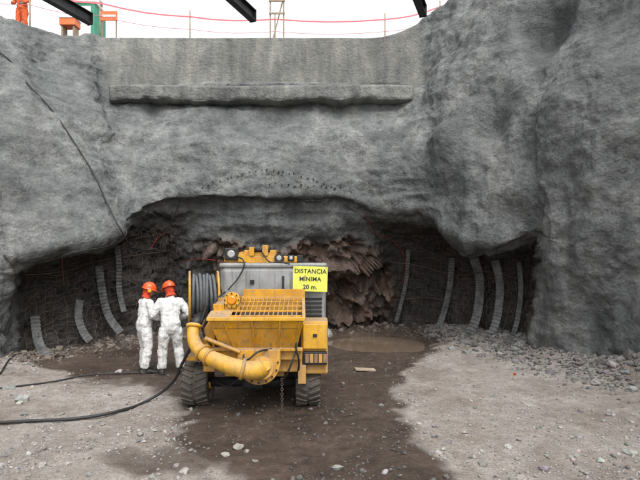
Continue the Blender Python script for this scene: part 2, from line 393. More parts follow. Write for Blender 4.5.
rockc=np.clip(rock,0,1); wet_shade_mask=np.clip(np.maximum.reduce([wetb*(1-rockc),wet2,lip_dark,wet4*(1-.4*conc),right_dark,ledge_shade]),0,1)  # mask joins wet areas, darker zones and the painted ledge shadow
setcol(me,np.stack([recess,rockc,conc,wet_shade_mask],1)); setcol(me,np.stack([wi,wi2,wi3,wi3],1),'rockid')
link(bpy.data.objects.new('shotcrete_pit_wall',me))
bvh=BVHTree.FromPolygons([Vector(x) for x in q.tolist()],fa.tolist())
CAM=Vector((0,0,CH))
def hit(px,py,off=.05):
    d=W(px,py,1)-CAM; d.normalize()
    loc,nn,i,dist=bvh.ray_cast(CAM,d)
    if loc is None: return W(px,py,12)
    return loc-d*off
# cast ledge beam
xs=np.linspace(-6.6,2.95,260)
prof=[(16.5,7.66),(15.3,7.70),(14.93,7.70),(14.9,7.66),(14.9,7.32),(14.93,7.26),(15.05,7.22),(16.5,7.15)]
pr=[]
for a,b in zip(prof[:-1],prof[1:]):
    for k in range(6): pr.append((a[0]+(b[0]-a[0])*k/6,a[1]+(b[1]-a[1])*k/6))
pr.append(prof[-1]); pr=np.array(pr); K=len(pr)
v=np.zeros((len(xs),K,3)); v[:,:,0]=xs[:,None]; v[:,:,1]=pr[None,:,0]; v[:,:,2]=pr[None,:,1]
endt=np.minimum(1,np.minimum(xs-xs[0],xs[-1]-xs)/.08)[:,None]
v[:,:,1]+=(1-endt)*.12
vr=v.reshape(-1,3); nz=fbm(vr,.35,4,5); nz2=fbm(vr,1.8,2,6)
low=sst(-vr[:,2],-7.5,-7.2)
vr[:,1]+=nz*.06+nz2*.06; vr[:,2]+=nz*.03+nz2*.06+low*.14*fbm(vr*np.array([1,0,0]),.6,4,8)
idx=np.arange(len(xs)*K).reshape(len(xs),K)
ff=np.stack([idx[:-1,:-1],idx[1:,:-1],idx[1:,1:],idx[:-1,1:]],-1).reshape(-1,4).tolist()
ff.append(idx[0,:].tolist()); ff.append(idx[-1,::-1].tolist())
ob=meshobj('concrete_ledge_beam',vr.tolist(),ff,M_wall,None,True)
setcol(ob.data,np.tile([0,0,.6,0],(len(vr),1))); setcol(ob.data,np.tile([0.,0,0,0],(len(vr),1)),'rockid')

# ------------------------------------------------------------ GROUND
base=np.array([[c[1][0],c[1][1]] for c in C])
def seg_dist(x,y,poly,closed=False):
    best=np.full(x.shape,1e9); n_=len(poly)
    for i in range(n_ if closed else n_-1):
        a=poly[i]; b=poly[(i+1)%n_]; ab=b-a
        t=np.clip(((x-a[0])*ab[0]+(y-a[1])*ab[1])/(ab@ab+1e-9),0,1)
        best=np.minimum(best,np.hypot(x-a[0]-t*ab[0],y-a[1]-t*ab[1]))
    return best
def inside(x,y,poly):
    r=np.zeros(x.shape,bool); n_=len(poly); j=n_-1
    for i in range(n_):
        xi,yi=poly[i]; xj,yj=poly[j]
        c=((yi>y)!=(yj>y))&(x<(xj-xi)*(y-yi)/(yj-yi+1e-12)+xi); r^=c; j=i
    return r
mud=[(250,600),(225,500),(188,465),(176,440),(188,415),(186,400),(150,388),(100,378),(40,370),(10,364),(60,340),(200,325),(420,325),(445,342),(425,358),(405,372),(398,392),(402,420),(430,450),(455,472),(440,500),(420,600)]
mudw=np.array([tuple(G(*a))[:2] for a in mud])
puc=G(376,342)
def pude(x,y): return ((x-puc.x)/1.3)**2+((y-puc.y)/1.25)**2
def gz(x,y):
    x=np.asarray(x,float); y=np.asarray(y,float)
    pp=np.stack([x,y,np.zeros_like(x)],-1).reshape(-1,3)
    z=fbm(pp,2.2,3,70)*.05+fbm(pp,.5,3,71)*.03+fbm(pp,.12,2,72)*.014
    z=z.reshape(x.shape)
    d=seg_dist(x,y,base)
    z=z+(.26*np.exp(-(d/.5)**2)+.10*np.exp(-(d/1.2)**2))*np.where(x>2.8,1.2,.5)*(1+.6*fbm(pp,.8,2,73).reshape(x.shape))
    e=pude(x,y)+.35*fbm(pp,.7,3,74).reshape(x.shape)
    k=1-sst(e,.7,1.7); z=z*(1-k)-.10*k
    for rx in (-1.9,-.2):
        dx=(x-rx-.12*np.sin(y*.6)); rut=np.exp(-(dx/.17)**2)*sst(y,1,3)*(1-sst(y,7,8.5))
        z=z-rut*(.04+.012*np.sign(np.sin(y*26+np.abs(dx)*14)))
    return z
gx=np.concatenate([[-400,-150,-60,-25,-12],np.arange(-8.5,8.5,.04),[12,25,60,150,400]])
gy=np.concatenate([[-400,-100,-30,-10,-3,0,1.5],np.arange(2.5,9,.035),np.arange(9,17.5,.055),[20,30,60,150,400]])
XX,YY=np.meshgrid(gx,gy,indexing='ij')
ZZ=gz(XX,YY); farm=(np.abs(XX)>9)|(YY>18)|(YY<0); ZZ=np.where(farm,0,ZZ)
xr,yr=XX.ravel(),YY.ravel()
sd=seg_dist(xr,yr,mudw,True); ins=inside(xr,yr,mudw); sd=np.where(ins,sd,-sd)
pp=np.stack([xr,yr,0*xr],1)
mask=sst(sd+.5*fbm(pp,.9,4,80)+.16*fbm(pp,.2,2,82),-.3,.32)
patch=sst(fbm(pp,1.2,4,85),.12,.45)*.6*(xr<-1.2)*(yr>4)+sst(fbm(pp,1.5,4,86),.2,.5)*.35*(xr>1.5)
mask=np.maximum(mask,patch)
idx=np.arange(len(xr)).reshape(XX.shape)
ff=np.stack([idx[:-1,:-1],idx[1:,:-1],idx[1:,1:],idx[:-1,1:]],-1).reshape(-1,4)
me=bpy.data.meshes.new('ground'); me.from_pydata(np.stack([xr,yr,ZZ.ravel()],1).tolist(),[],ff.tolist()); me.update()
me.polygons.foreach_set('use_smooth',[True]*len(me.polygons)); me.materials.append(M_gnd)
setcol(me,np.stack([mask,mask*0,mask*0,mask*0+1],1)); link(bpy.data.objects.new('ground',me))
def gzs(x,y): return float(gz(np.array([x]),np.array([y]))[0])
vs=[(puc.x,puc.y,-.06)]
for i in range(64):
    a=2*math.pi*i/64; vs.append((puc.x+1.9*math.cos(a),puc.y+1.75*math.sin(a),-.06))
meshobj('water_puddle',vs,[(0,i+1,(i+1)%64+1) for i in range(64)],M_water)

# ------------------------------------------------------------ STONES
def ico(sub):
    bm=bmesh.new(); bmesh.ops.create_icosphere(bm,subdivisions=sub,radius=1)
    v=np.array([tuple(x.co) for x in bm.verts]); f=np.array([[w.index for w in x.verts] for x in bm.faces]); bm.free(); return v,f
def stones(name,xs,ys,sz,cols_,sub=1,sink=.25):
    k=pude(xs,ys)>1.25; xs,ys,sz,cols_=xs[k],ys[k],sz[k],cols_[k]
    bv,bf=ico(sub); n_=len(xs); nvb=len(bv); zz=gz(xs,ys)
    R=rng.normal(size=(n_,4)); R/=np.linalg.norm(R,axis=1)[:,None]
    w,x,y,z=R.T
    RM=np.stack([1-2*(y*y+z*z),2*(x*y-z*w),2*(x*z+y*w),2*(x*y+z*w),1-2*(x*x+z*z),2*(y*z-x*w),2*(x*z-y*w),2*(y*z+x*w),1-2*(x*x+y*y)],1).reshape(-1,3,3)
    VV=bv[None]*(1+rng.uniform(-.25,.25,(n_,nvb,1)))*rng.uniform(.55,1.2,(n_,1,3))
    for k in range(4):
        pl=rng.normal(size=(n_,1,3)); pl/=np.linalg.norm(pl,axis=2,keepdims=True)
        dd=(VV*pl).sum(2,keepdims=True); VV=VV-pl*np.maximum(dd-.55,0)
    VV=np.einsum('nij,nvj->nvi',RM,VV); VV[:,:,2]*=.72
    VV*=sz[:,None,None]
    VV+=np.stack([xs,ys,zz+sz*(.5-sink)],1)[:,None,:]
    FF=(bf[None]+np.arange(n_)[:,None,None]*nvb).reshape(-1,3)
    ob=meshobj(name,VV.reshape(-1,3).tolist(),FF.tolist(),M_stone)
    cc=np.repeat(cols_,nvb,0); setcol(ob.data,np.concatenate([cc,np.ones((len(cc),1))],1)); return ob
def stonecols(n_,mk,lo=.13,hi=.36):
    b=rng.uniform(lo,hi,n_)[:,None]*np.array([[1,.95,.90]])*rng.uniform(.94,1.06,(n_,3))
    return b*(1-.64*mk[:,None])
def maskat(x,y):
    s=seg_dist(x,y,mudw,True); return sst(np.where(inside(x,y,mudw),s,-s),-.1,.25)
n_=26000
d=4.2+ (rng.rand(n_)**1.4)*9; xx=(rng.rand(n_)-.5)*1.55*d
cl=fbm(np.stack([xx,d,0*d],1),.9,3,99); keep=(rng.rand(n_)<(.45+1.1*cl)); mk=maskat(xx,d); keep&=(rng.rand(n_)>mk*.45)
xx,d,mk=xx[keep],d[keep],mk[keep]
sz=np.clip(rng.lognormal(math.log(.011),.55,len(xx)),.005,.05)
stones('gravel',xx,d,sz,stonecols(len(xx),mk))
n_=120; d=4.6+rng.rand(n_)*6; xx=(rng.rand(n_)-.5)*1.5*d; mk=maskat(xx,d)
k=~((xx>-2.3)&(xx<.2)&(d>6.3)&(d<11)); xx,d,mk=xx[k],d[k],mk[k]
stones('scattered_stones',xx,d,rng.uniform(.022,.062,len(xx)),stonecols(len(xx),mk*.8,.15,.34),2,.4)
def along(i0,i1,n_,spread,lo,hi):
    t=rng.uniform(i0,i1,n_); i=t.astype(int); f=(t-i)[:,None]
    pb=base[i]*(1-f)+base[np.minimum(i+1,nc-1)]*f
    cdir=np.array([0,8.])-pb; cdir/=np.linalg.norm(cdir,axis=1)[:,None]
    pb=pb+cdir*np.abs(rng.normal(0,spread,n_))[:,None]+rng.normal(0,.08,(n_,2))
    s=np.clip(rng.lognormal(math.log(lo),.6,n_),.010,hi); return pb[:,0],pb[:,1],s
a=along(11,17.3,4200,.5,.023,.15); mk=np.full(len(a[0]),.3); stones('rubble',a[0],a[1],a[2],stonecols(len(a[0]),mk,.10,.26),2,.4)
a=along(2.3,11,2400,.4,.024,.13); mk=np.full(len(a[0]),.55); stones('rubble',a[0],a[1],a[2],stonecols(len(a[0]),mk,.10,.26)*np.array([[1.1,.97,.86]]),2,.4)
bl=[(340,341,.2),(328,336,.26),(596,388,.10),(612,383,.13),(632,396,.11),(452,350,.12),(500,358,.11),(22,402,.13),(8,392,.10),(632,455,.09),(600,462,.06),(545,470,.07),(120,372,.08),(238,448,.07),(247,452,.05),(225,455,.05),(560,428,.05),(575,365,.15),(616,374,.15),(338,467,.06),(385,473,.05),(165,430,.05)]
bp=[G(a,b) for a,b,_ in bl]
stones('boulder',np.array([b.x for b in bp]),np.array([b.y for b in bp]),np.array([c for _,_,c in bl]),stonecols(len(bl),np.zeros(len(bl)),.2,.32),2,.3)
g_=G(365,371); box('debris_board',(g_.x,g_.y,gzs(g_.x,g_.y)+.04),(.42,.16,.035),M_tan,None,.01,(.05,.08,.15))
g_=G(513,381); e=empty('red_marker_flag',(g_.x,g_.y,gzs(g_.x,g_.y)))
cyl('stake',(0,0,-.05),(0,0,.14),.006,M_wood,e); box('flag',(.03,0,.11),(.055,.006,.045),M_red,e,.002)

# ------------------------------------------------------------ RECESS DETAILS
paths=[]
iu=lambda u:int(np.argmin(np.abs(U-u))); iv=lambda v:int(np.argmin(np.abs(V_-v)))
def surf(i,j,o): return tuple(Pw[i,j]+Nw[i,j]*o)
for (u0,u1) in ((3.25,6.8),(10.3,14.6)):
    js=range(iv(.95),iv(3.3),1)
    for i in range(iu(u0),iu(u1),5):
        paths.append([surf(i,j,.07+.04*math.sin(j*.5+i)) for j in js][::2])
    for j in range(iv(1.0),iv(3.3),5):
        paths.append([surf(i,j,.075+.04*math.sin(i*.5)) for i in range(iu(u0),iu(u1),2)])
tube('wire_mesh',paths,.006,M_rust,None,poly=True)
e=empty('rebar_dowels')
def dow(px,py,i):
    h=hit(px,py,0)
    cyl('dowel_%d'%i,h+Vector((0,.12,0)),h+Vector((random.uniform(-.03,.03),-.05,random.uniform(-.03,.03))),.020*random.uniform(.7,1.2),M_drk,e,seg=8,bev=0)
i=0
for t in np.linspace(0,1,24):
    dow(203+t*133+random.uniform(-1.5,1.5),188-17*math.sin(math.pi*min(1,t*1.02))+random.uniform(-1,1),i); i+=1
for t in np.linspace(0,1,12): dow(270+t*70,184+4*t+random.uniform(-1.5,1.5),i); i+=1
def strap(name,pts,w=.2):
    P3=[hit(a,b,o) for a,b,o in pts]
    for p_ in P3: p_.z=max(p_.z,.05)
    cu=[]; K=len(P3)
    for k in range(K-1):
        p0,p1,p2,p3=P3[max(k-1,0)],P3[k],P3[k+1],P3[min(k+2,K-1)]
        n_=max(4,int((p2-p1).length/.022))
        for s in range(n_):
            t=s/n_; cu.append(.5*((2*p1)+(p2-p0)*t+(2*p0-5*p1+4*p2-p3)*t*t+(3*p1-p0-3*p2+p3)*t**3))
    cu.append(P3[-1])
    for _ in range(40):
        cu=[cu[0]]+[(cu[k-1]+cu[k]*2+cu[k+1])/4 for k in range(1,len(cu)-1)]+[cu[-1]]
    V=[];Fc=[]
    for k,c in enumerate(cu):
        t=(cu[min(k+1,len(cu)-1)]-cu[max(k-1,0)]).normalized()
        view=Vector((c.x*.9,c.y-4,0)).normalized()
        s=t.cross(view).normalized(); nn=s.cross(t)
        ph=(k//2)%2; wd=.5 if ph else .46; th=.030 if ph else .014
        for a,b in ((-1,-1),(1,-1),(1,1),(-1,1)): V.append(c+s*a*w*wd+nn*b*th)
    for k in range(len(cu)-1):
        for i in range(4):
            j=(i+1)%4; Fc.append((k*4+i,k*4+j,k*4+4+j,k*4+4+i))
    Fc.append((0,1,2,3)); Fc.append(tuple((len(cu)-1)*4+i for i in (3,2,1,0)))
    meshobj(name,V,Fc,M_strap)
    tube('strap_hanger_wire',[[P3[0]+Vector((0,.02,-.05)),P3[0]+Vector((0,.06,.25))]],.008,M_rust)
strap('drainage_strap',[(35,316,.15),(36,330,.2),(40,347,.3),(49,361,.45)],.2)
strap('drainage_strap',[(80,300,.1),(78,315,.14),(82,330,.3),(90,341,.5)],.18)
strap('drainage_strap',[(99,266,.1),(102,290,.15),(108,315,.35),(121,333,.7)],.19)
strap('drainage_strap',[(117,246,.1),(119,265,.12),(119,290,.15),(124,312,.3)],.14)
strap('drainage_strap',[(408,250,.1),(407,275,.15),(402,300,.2),(396,322,.4)],.12)
strap('drainage_strap',[(452,258,.1),(450,285,.2),(444,312,.3),(436,333,.5)],.17)
strap('drainage_strap',[(474,258,.1),(480,282,.2),(477,315,.35),(466,344,.6)],.23)
strap('drainage_strap',[(495,260,.1),(500,285,.2),(497,318,.35),(487,345,.6)],.20)
strap('drainage_strap',[(519,262,.1),(521,290,.15),(517,322,.25),(509,346,.4)],.12)
tube('hanging_air_hose',[[hit(-20,40,.05),hit(5,56,.06),hit(28,84,.06),hit(52,110,.08),hit(76,145,.1),hit(96,178,.12),hit(108,205,.15),hit(122,232,.2),hit(138,249,.3),hit(156,250,.1)]],.019,M_blk)
cb=[]
cb.append([hit(20,262,.1),hit(45,262,.15),hit(75,252,.1),hit(100,248,.15),hit(130,240,.1),hit(150,236,.1)])
cb.append([hit(18,290,.1),hit(50,285,.15),hit(80,296,.15),hit(120,280,.1),hit(150,290,.1)])
cb.append([hit(385,235,.1),hit(410,240,.1),hit(440,250,.15),hit(470,262,.1),hit(500,255,.1),hit(525,262,.1)])
cb.append([hit(508,255,.12),hit(512,290,.2),hit(506,320,.2),hit(498,345,.3)])
cb.append([hit(180,200,.1),hit(170,225,.2),hit(155,248,.1)])
cb.append([hit(345,205,.1),hit(372,225,.12),hit(380,240,.1),hit(400,236,.1),hit(430,245,.1)])
tube('electric_cables',cb,.012,M_blk)
lc=[[hit(25,275,.12),hit(60,272,.14),hit(95,262,.12),hit(130,256,.14),hit(160,252,.12)],[hit(390,262,.12),hit(420,266,.14),hit(455,275,.12),hit(490,272,.14),hit(522,280,.12)],[hit(392,300,.12),hit(430,298,.14),hit(470,306,.12),hit(522,304,.12)]]
tube('tie_rod',lc,.009,M_rust)
tube('red_wires',[[hit(365,212,.1),hit(375,232,.1),hit(392,240,.1),hit(405,262,.1),hit(402,285,.1)],[hit(150,250,.1),hit(158,238,.1),hit(166,232,.1)],[hit(182,262,.1),hit(205,259,.2),hit(222,262,.1)],[hit(62,258,.12),hit(64,285,.12)]],.006,M_red)
gp=lambda px,py:(lambda g:Vector((g.x,g.y,gzs(g.x,g.y)+.03)))(G(px,py))
tube('delivery_hose',[[W(207,305,7.15),W(196,335,7.1),W(183,362,7.25),Vector((W(168,384,7.6).x,7.6,.22)),gp(148,402),gp(120,412),gp(80,419),gp(30,423),gp(-30,427),gp(-160,436)]],.022,M_blk)
tube('ground_cable',[[gp(-40,398),gp(10,391),gp(50,385),gp(90,378),gp(130,374),gp(165,372)]],.015,M_blk)
tube('ground_cable',[[gp(0,378),gp(15,366),gp(30,360),hit(36,345,.2),hit(38,325,.1)]],.015,M_drk)

# ------------------------------------------------------------ SITE EDGE (rim)
def rimz(x,y):
    loc,nn,i,dist=bvh.ray_cast(Vector((x,y,40)),Vector((0,0,-1))); return loc.z if loc else 9.7
e=empty('safety_fence')
fp=[(-40,15.2),(30,15.6),(100,16.8),(190,17.5),(275,17.7),(385,18.0),(440,18.3)]
tops=[];k=0
for px,d in fp:
    x=(px-320)/F*d; z=rimz(x,d); k+=1
    cyl('post_%d'%k,(x,d,z-.3),(x,d,z+1.5),.022,M_wood,e,seg=8); tops.append(Vector((x,d,z+1.25)))
tp=[]
for a,b in zip(tops[:-1],tops[1:]):
    for t in (0,.25,.5,.75): tp.append(a.lerp(b,t)-Vector((0,0,.10*math.sin(t*math.pi))))
tp.append(tops[-1]); V=[];Fc=[]
for i,t in enumerate(tp):
    V+= [t+Vector((0,-.03,.028)),t+Vector((0,-.03,-.028))]
    if i: Fc.append((2*i-2,2*i-1,2*i+1,2*i))
meshobj('tape',V,Fc,M_pink,e); tube('lower_rope',[[t-Vector((0,.02,.45)) for t in tp]],.008,M_pink,e,poly=True)
d=17.2; e=empty('timber_frame'); a=W(277,8,d); z=rimz(a.x,d)
for s in (-.24,.24): box('leg%d'%s,(a.x+s,d,z+.9),(.045,.045,2.6),M_wood,e,.005)
for zz in (1.3,1.75,2.15): box('rail_%d'%int(zz*100),(a.x,d-.041,z+zz),(.58,.03,.06),M_wood,e,.005)
box('brace',(a.x,d+.04,z+1.0),(.04,.03,1.9),M_wood,e,.004,(0,.25,0))
d=17.2; e=empty('orange_barrier_panel'); a=W(109,16,d); z=rimz(a.x,d)
box('panel',(a.x,d,a.z),(.6,.03,.34),M_orange,e,.01); box('stripe',(a.x,d-.02,a.z),(.5,.006,.08),M_white,e,.002)
for s in (-.25,.25): box('leg%d'%(s>0),(a.x+s,d+.03,(a.z+z)/2-.1),(.04,.03,a.z-z+.3),M_wood,e,.004)
d=18.5; e=empty('portable_toilet'); a=W(84,6,d); z=rimz(a.x,d)
box('cabin',(a.x,d+.5,z+1.1),(.8,1.0,2.1),M_green,e,.03); box('door',(a.x,d-.02,z+1.1),(.55,.03,1.8),M_white,e,.01)
box('roof',(a.x,d+.5,z+2.2),(.9,1.12,.14),M_white,e,.06); cyl('vent',(a.x+.3,d+.8,z+2.2),(a.x+.3,d+.8,z+2.6),.05,M_drk,e)
d=16.9; e=empty('orange_crate'); a=W(70,24,d); z=rimz(a.x,d)
box('crate',(a.x,d,a.z),(.55,.4,.24),M_orange,e,.02); box('lid',(a.x,d,a.z+.14),(.59,.44,.04),M_white,e,.01)
for s in (-1,1): box('support%d'%s,(a.x+s*.2,d,(a.z-.12+z)/2),(.06,.3,max(.1,a.z-.12-z)+.1),M_wood,e,.004)
bd=Vector(((518-320)/F,1,0)).normalized()
for px,py in ((90,19),(253,16),(423,11)):
    d=F*5.8/(H0-py); end=W(px,py,d); L_=22; st=end-bd*L_
    e=empty('steel_roof_beam'); c=(end+st)/2; ang=math.atan2(bd.y,bd.x)
    box('web',c,(L_,.014,.236),M_drk,e,0,(0,0,ang))
    box('top_flange',c+Vector((0,0,.125)),(L_,.16,.014),M_drk,e,0,(0,0,ang)); box('bottom_flange',c-Vector((0,0,.125)),(L_,.16,.014),M_drk,e,0,(0,0,ang))
    box('end_plate',end+bd*.01,(.014,.17,.28),M_drk,e,0,(0,0,ang))

# ------------------------------------------------------------ PEOPLE
def person(name,loc,yaw,pose,suit=M_suit,scale=1.):
    e=empty(name,loc); e.rotation_euler=(0,0,yaw); e.scale=(scale,)*3
    V=[];Fc=[]
    ln=pose.get('lean',.0)
    S=lambda x,y,z:Vector((x, y+ln*max(0,z-.95), z))
    loft(V,Fc,[S(0,0,.80),S(0,0,.90),S(0,-.01,1.0),S(0,0,1.12),S(0,.0,1.25),S(0,0,1.36),S(0,-.01,1.43),S(0,-.01,1.485),S(0,0,1.54)],
         [(.14,.11),(.185,.145),(.185,.145),(.172,.13),(.19,.135),(.205,.13),(.17,.11),(.09,.08),(.065,.065)],22,(1,0,0))
    for s,k in ((-1,'L'),(1,'R')):
        kn=Vector(pose.get('knee'+k,(s*.125,.03,.50))); an=Vector(pose.get('ank'+k,(s*.13,-.02,.12))); hip=S(s*.095,0,.90)
        loft(V,Fc,[hip,hip.lerp(kn,.35),hip.lerp(kn,.75),kn,kn.lerp(an,.3),kn.lerp(an,.65),kn.lerp(an,.88),an],
             [.118,.115,.098,.088,.09,.083,.088,.078],16,(1,0,0))
        sh=S(s*.185,-.005,1.415); el=Vector(pose['el'+k]); wr=Vector(pose['wr'+k])
        loft(V,Fc,[S(s*.10,0,1.43),sh,sh.lerp(el,.3),sh.lerp(el,.7),el,el.lerp(wr,.3),el.lerp(wr,.75),wr],
             [.06,.08,.077,.068,.062,.062,.054,.05],14,(0,1,0) if abs((el-sh).normalized().y)<.7 else (1,0,0))
    body=meshobj('coverall',V,Fc,suit,e,True); remesh(body,.012,4,.042,.085)
    for s,k in ((-1,'L'),(1,'R')):
        an=Vector(pose.get('ank'+k,(s*.13,-.02,.12))); V=[];Fc=[]; ty=s*.25
        fwd=Vector((ty*.3,1,0)).normalized(); b0=Vector((an.x,an.y,0))
        loft(V,Fc,[Vector((an.x,an.y,.20)),Vector((an.x,an.y,.12)),Vector((an.x,an.y-.005,.06)),Vector((an.x,an.y-.01,.005))],[.066,.064,.062,.062],14,(1,0,0))
        loft(V,Fc,[b0-fwd*.08+Vector((0,0,.05)),b0+Vector((0,0,.055)),b0+fwd*.09+Vector((0,0,.05)),b0+fwd*.17+Vector((0,0,.04)),b0+fwd*.20+Vector((0,0,.035))],[(.045,.045),(.052,.052),(.055,.047),(.048,.037),(.025,.02)],14,(1,0,0))
        o=meshobj('boot_'+k,V,Fc,M_boot,e,True); remesh(o,.009,3)
        el=Vector(pose['el'+k]); wr=Vector(pose['wr'+k]); dr=(wr-el).normalized()
        side=Vector((0,0,1)) if abs(dr.z)<.7 else Vector((0,1,0))
        side=(side-dr*side.dot(dr)).normalized(); pn=dr.cross(side)*(-s)
        V=[];Fc=[]
        loft(V,Fc,[wr-dr*.03,wr+dr*.01,wr+dr*.05,wr+dr*.09],[(.027,.02),(.03,.02),(.042,.017),(.04,.014)],12,side)
        for i,(o_,ln_) in enumerate(((.030,.07),(.011,.08),(-.010,.075),(-.030,.058))):
            r0=wr+dr*.082+side*o_; a1=r0+dr*ln_*.5+pn*.008; a2=a1+dr*ln_*.22+pn*ln_*.3; a3=a2+dr*ln_*.02+pn*ln_*.28
            loft(V,Fc,[r0,a1,a2,a3],[.0105,.0100,.0092,.007],8,side)
        t0=wr+dr*.03+side*.032; loft(V,Fc,[t0,t0+side*.026+dr*.022+pn*.01,t0+side*.036+dr*.048+pn*.024,t0+side*.032+dr*.066+pn*.034],[.014,.013,.011,.008],8,pn)
        o=meshobj('hand_'+k,V,Fc,M_glove,e,True); remesh(o,.0045,2)
    hp=S(0,.01,1.56); h=bpy.data.objects.new('head_pivot',None); h.location=hp; h.rotation_euler=pose.get('head',(0,0,0)); link(h,e)
    V=[];Fc=[]
    loft(V,Fc,[(0,0,-.06),(0,0,.0),(0,.012,.03),(0,.012,.07),(0,.005,.12),(0,0,.17),(0,0,.205),(0,0,.225)],[(.055,.055),(.056,.06),(.062,.085),(.072,.095),(.077,.1),(.074,.096),(.055,.07),(.02,.03)],20,(1,0,0))
    loft(V,Fc,[(0,.09,.125),(0,.112,.10),(0,.122,.085),(0,.10,.075)],[.008,.012,.016,.009],10,(1,0,0))
    loft(V,Fc,[(0,.085,.052),(0,.102,.048),(0,.1,.040)],[(.024,.006),(.022,.006),(.018,.005)],10,(1,0,0))
    for s in (-1,1):
        loft(V,Fc,[(s*.07,.0,.10),(s*.085,-.008,.10),(s*.09,-.012,.10)],[(.012,.028),(.014,.03),(.01,.024)],10,(0,1,0))
        loft(V,Fc,[(s*.03,.083,.138),(s*.035,.095,.137)],[(.02,.006),(.014,.005)],8,(1,0,0))
    o=meshobj('face',V,Fc,M_skin,h,True); remesh(o,.006,2)
    for s in (-1,1):
        bm=bmesh.new(); bmesh.ops.create_uvsphere(bm,u_segments=12,v_segments=8,radius=.011); me_=bpy.data.meshes.new('eye'); bm.to_mesh(me_); bm.free()
        me_.materials.append(M_blk); o=bpy.data.objects.new('eye_%d'%s,me_); o.location=(s*.03,.088,.118); link(o,h)
    V=[];Fc=[]
    loft(V,Fc,[(0,-.03,-.07),(0,-.022,-.03),(0,-.018,.0),(0,-.02,.05),(0,-.022,.10),(0,-.02,.15),(0,-.01,.19)],[(.115,.09),(.092,.08),(.078,.078),(.084,.086),(.088,.09),(.086,.092),(.07,.08)],20,(1,0,0))
    o=meshobj('hood',V,Fc,M_hood,h,True); remesh(o,.009,3,.025,.05)
    V=[];Fc=[]; nr_=14; ns=32
    for r in range(nr_+1):
        t=r/nr_*math.pi/2
        for s in range(ns):
            a=2*math.pi*s/ns; R=math.cos(t)
            V.append(Vector((.118*R*math.cos(a),.138*R*math.sin(a),.125+.135*math.sin(t)**.9+(.008*(1 if abs(math.cos(a))<.22 else 0)*math.sin(t)))))
    b0=len(V)
    for s in range(ns):
        a=2*math.pi*s/ns; ext=.022+.045*max(0,math.sin(a))**2
        V.append(Vector(((.118+ext*.8)*math.cos(a),(.138+ext)*math.sin(a),.118-.012*max(0,math.sin(a)))))
    for r in range(nr_):
        for s in range(ns): Fc.append((r*ns+s,r*ns+(s+1)%ns,(r+1)*ns+(s+1)%ns,(r+1)*ns+s))
    for s in range(ns): Fc.append((b0+s,b0+(s+1)%ns,(s+1)%ns,s))
    o=meshobj('hard_hat',V,Fc,M_hel,h,True); sm=o.modifiers.new('t','SOLIDIFY'); sm.thickness=.005
    if pose.get('muffs'):
        for s in (-1,1): cyl('ear_muff_%d'%s,(s*.085,-.01,.09),(s*.135,-.01,.09),.042,M_yel2,h,r2=.034)
    return e
zA=gzs(-3.54,9.6); zB=gzs(-2.93,9.45)
person('worker',(-3.52,9.62,zA-.01),math.radians(-48),dict(lean=.10,elL=(-.30,.10,1.13),wrL=(-.17,.33,1.12),elR=(.27,.06,1.14),wrR=(.16,.30,1.08),
   kneeL=(-.12,.06,.5),ankL=(-.13,.03,.12),kneeR=(.13,.02,.5),ankR=(.14,-.06,.12),head=(math.radians(-14),0,math.radians(-12)),muffs=True),scale=1.0)
person('worker',(-2.95,9.48,zB-.01),math.radians(24),dict(lean=.16,elL=(-.33,.06,1.15),wrL=(-.16,.30,1.13),elR=(.34,.02,1.16),wrR=(.20,.28,1.05),
   kneeL=(-.14,.05,.5),ankL=(-.16,.02,.12),kneeR=(.15,.06,.5),ankR=(.19,-.02,.12),head=(math.radians(-20),0,math.radians(22))),scale=1.02)
d=17.0; x=W(38,0,d).x; z=rimz(x,d-.9)
M_osuit=simple('orange_workwear',(.65,.11,.025),(.5,.08,.02),8,.8)
person('site_worker',(x,d-.9,z-.02),math.radians(170),dict(lean=.1,elL=(-.3,.02,1.15),wrL=(-.22,.2,1.0),elR=(.3,.02,1.15),wrR=(.2,.22,1.02),head=(math.radians(-15),0,0)),suit=M_osuit,scale=.95)

# ------------------------------------------------------------ SHOTCRETE MACHINE
T=empty('shotcrete_pump_machine')
def wheel(name,xc,yc,R=.325,w=.34):
    e=bpy.data.objects.new(name,None); e.location=(xc,yc,R-.02); link(e,T)
    V=[];Fc=[]; n=56; prof=[(-.5,.62),(-.5,.80),(-.47,.92),(-.38,.955),(.38,.955),(.47,.92),(.5,.80),(.5,.62)]
    for i in range(n):
        a=2*math.pi*i/n
        for a_,r_ in prof: V.append(Vector((a_*w,R*r_*math.cos(a),R*r_*math.sin(a))))
    K=len(prof)
    for i in range(n):
        for k in range(K):
            Fc.append((i*K+k,((i+1)%n)*K+k,((i+1)%n)*K+(k+1)%K,i*K+(k+1)%K))
    meshobj(name+'_tyre',V,Fc,M_tyre,e,True)
    nl=20
    for i in range(nl):
        for s in (-1,1):
            a=2*math.pi*(i+(.5 if s>0 else 0))/nl
            o=box(name+'_lug%d_%d'%(i,s),(s*w*.27,R*.955*math.cos(a),R*.955*math.sin(a)),(w*.46,R*.11,R*.12),M_tyre,e,.01)
            o.rotation_euler=(Matrix.Rotation(a-math.pi/2,3,'X')@Matrix.Rotation(s*.4,3,'Z')).to_euler()
    cyl(name+'_rim',(-w*.40,0,0),(w*.40,0,0),R*.62,M_yel,e)
    for s in (-1,1):
        cyl(name+'_hub%d'%s,(s*w*.40,0,0),(s*w*.52,0,0),R*.26,M_yel,e)
        for i in range(6):
            a=i*math.pi/3; cyl(name+'_nut%d_%d'%(s,i),(s*w*.40,R*.4*math.cos(a),R*.4*math.sin(a)),(s*w*.46,R*.4*math.cos(a),R*.4*math.sin(a)),.016,M_drk,e,seg=6,bev=0)
XC=-.985
wheel('rear_wheel_left',-1.90,7.50,w=.40); wheel('rear_wheel_right',-.18,7.50,w=.38)
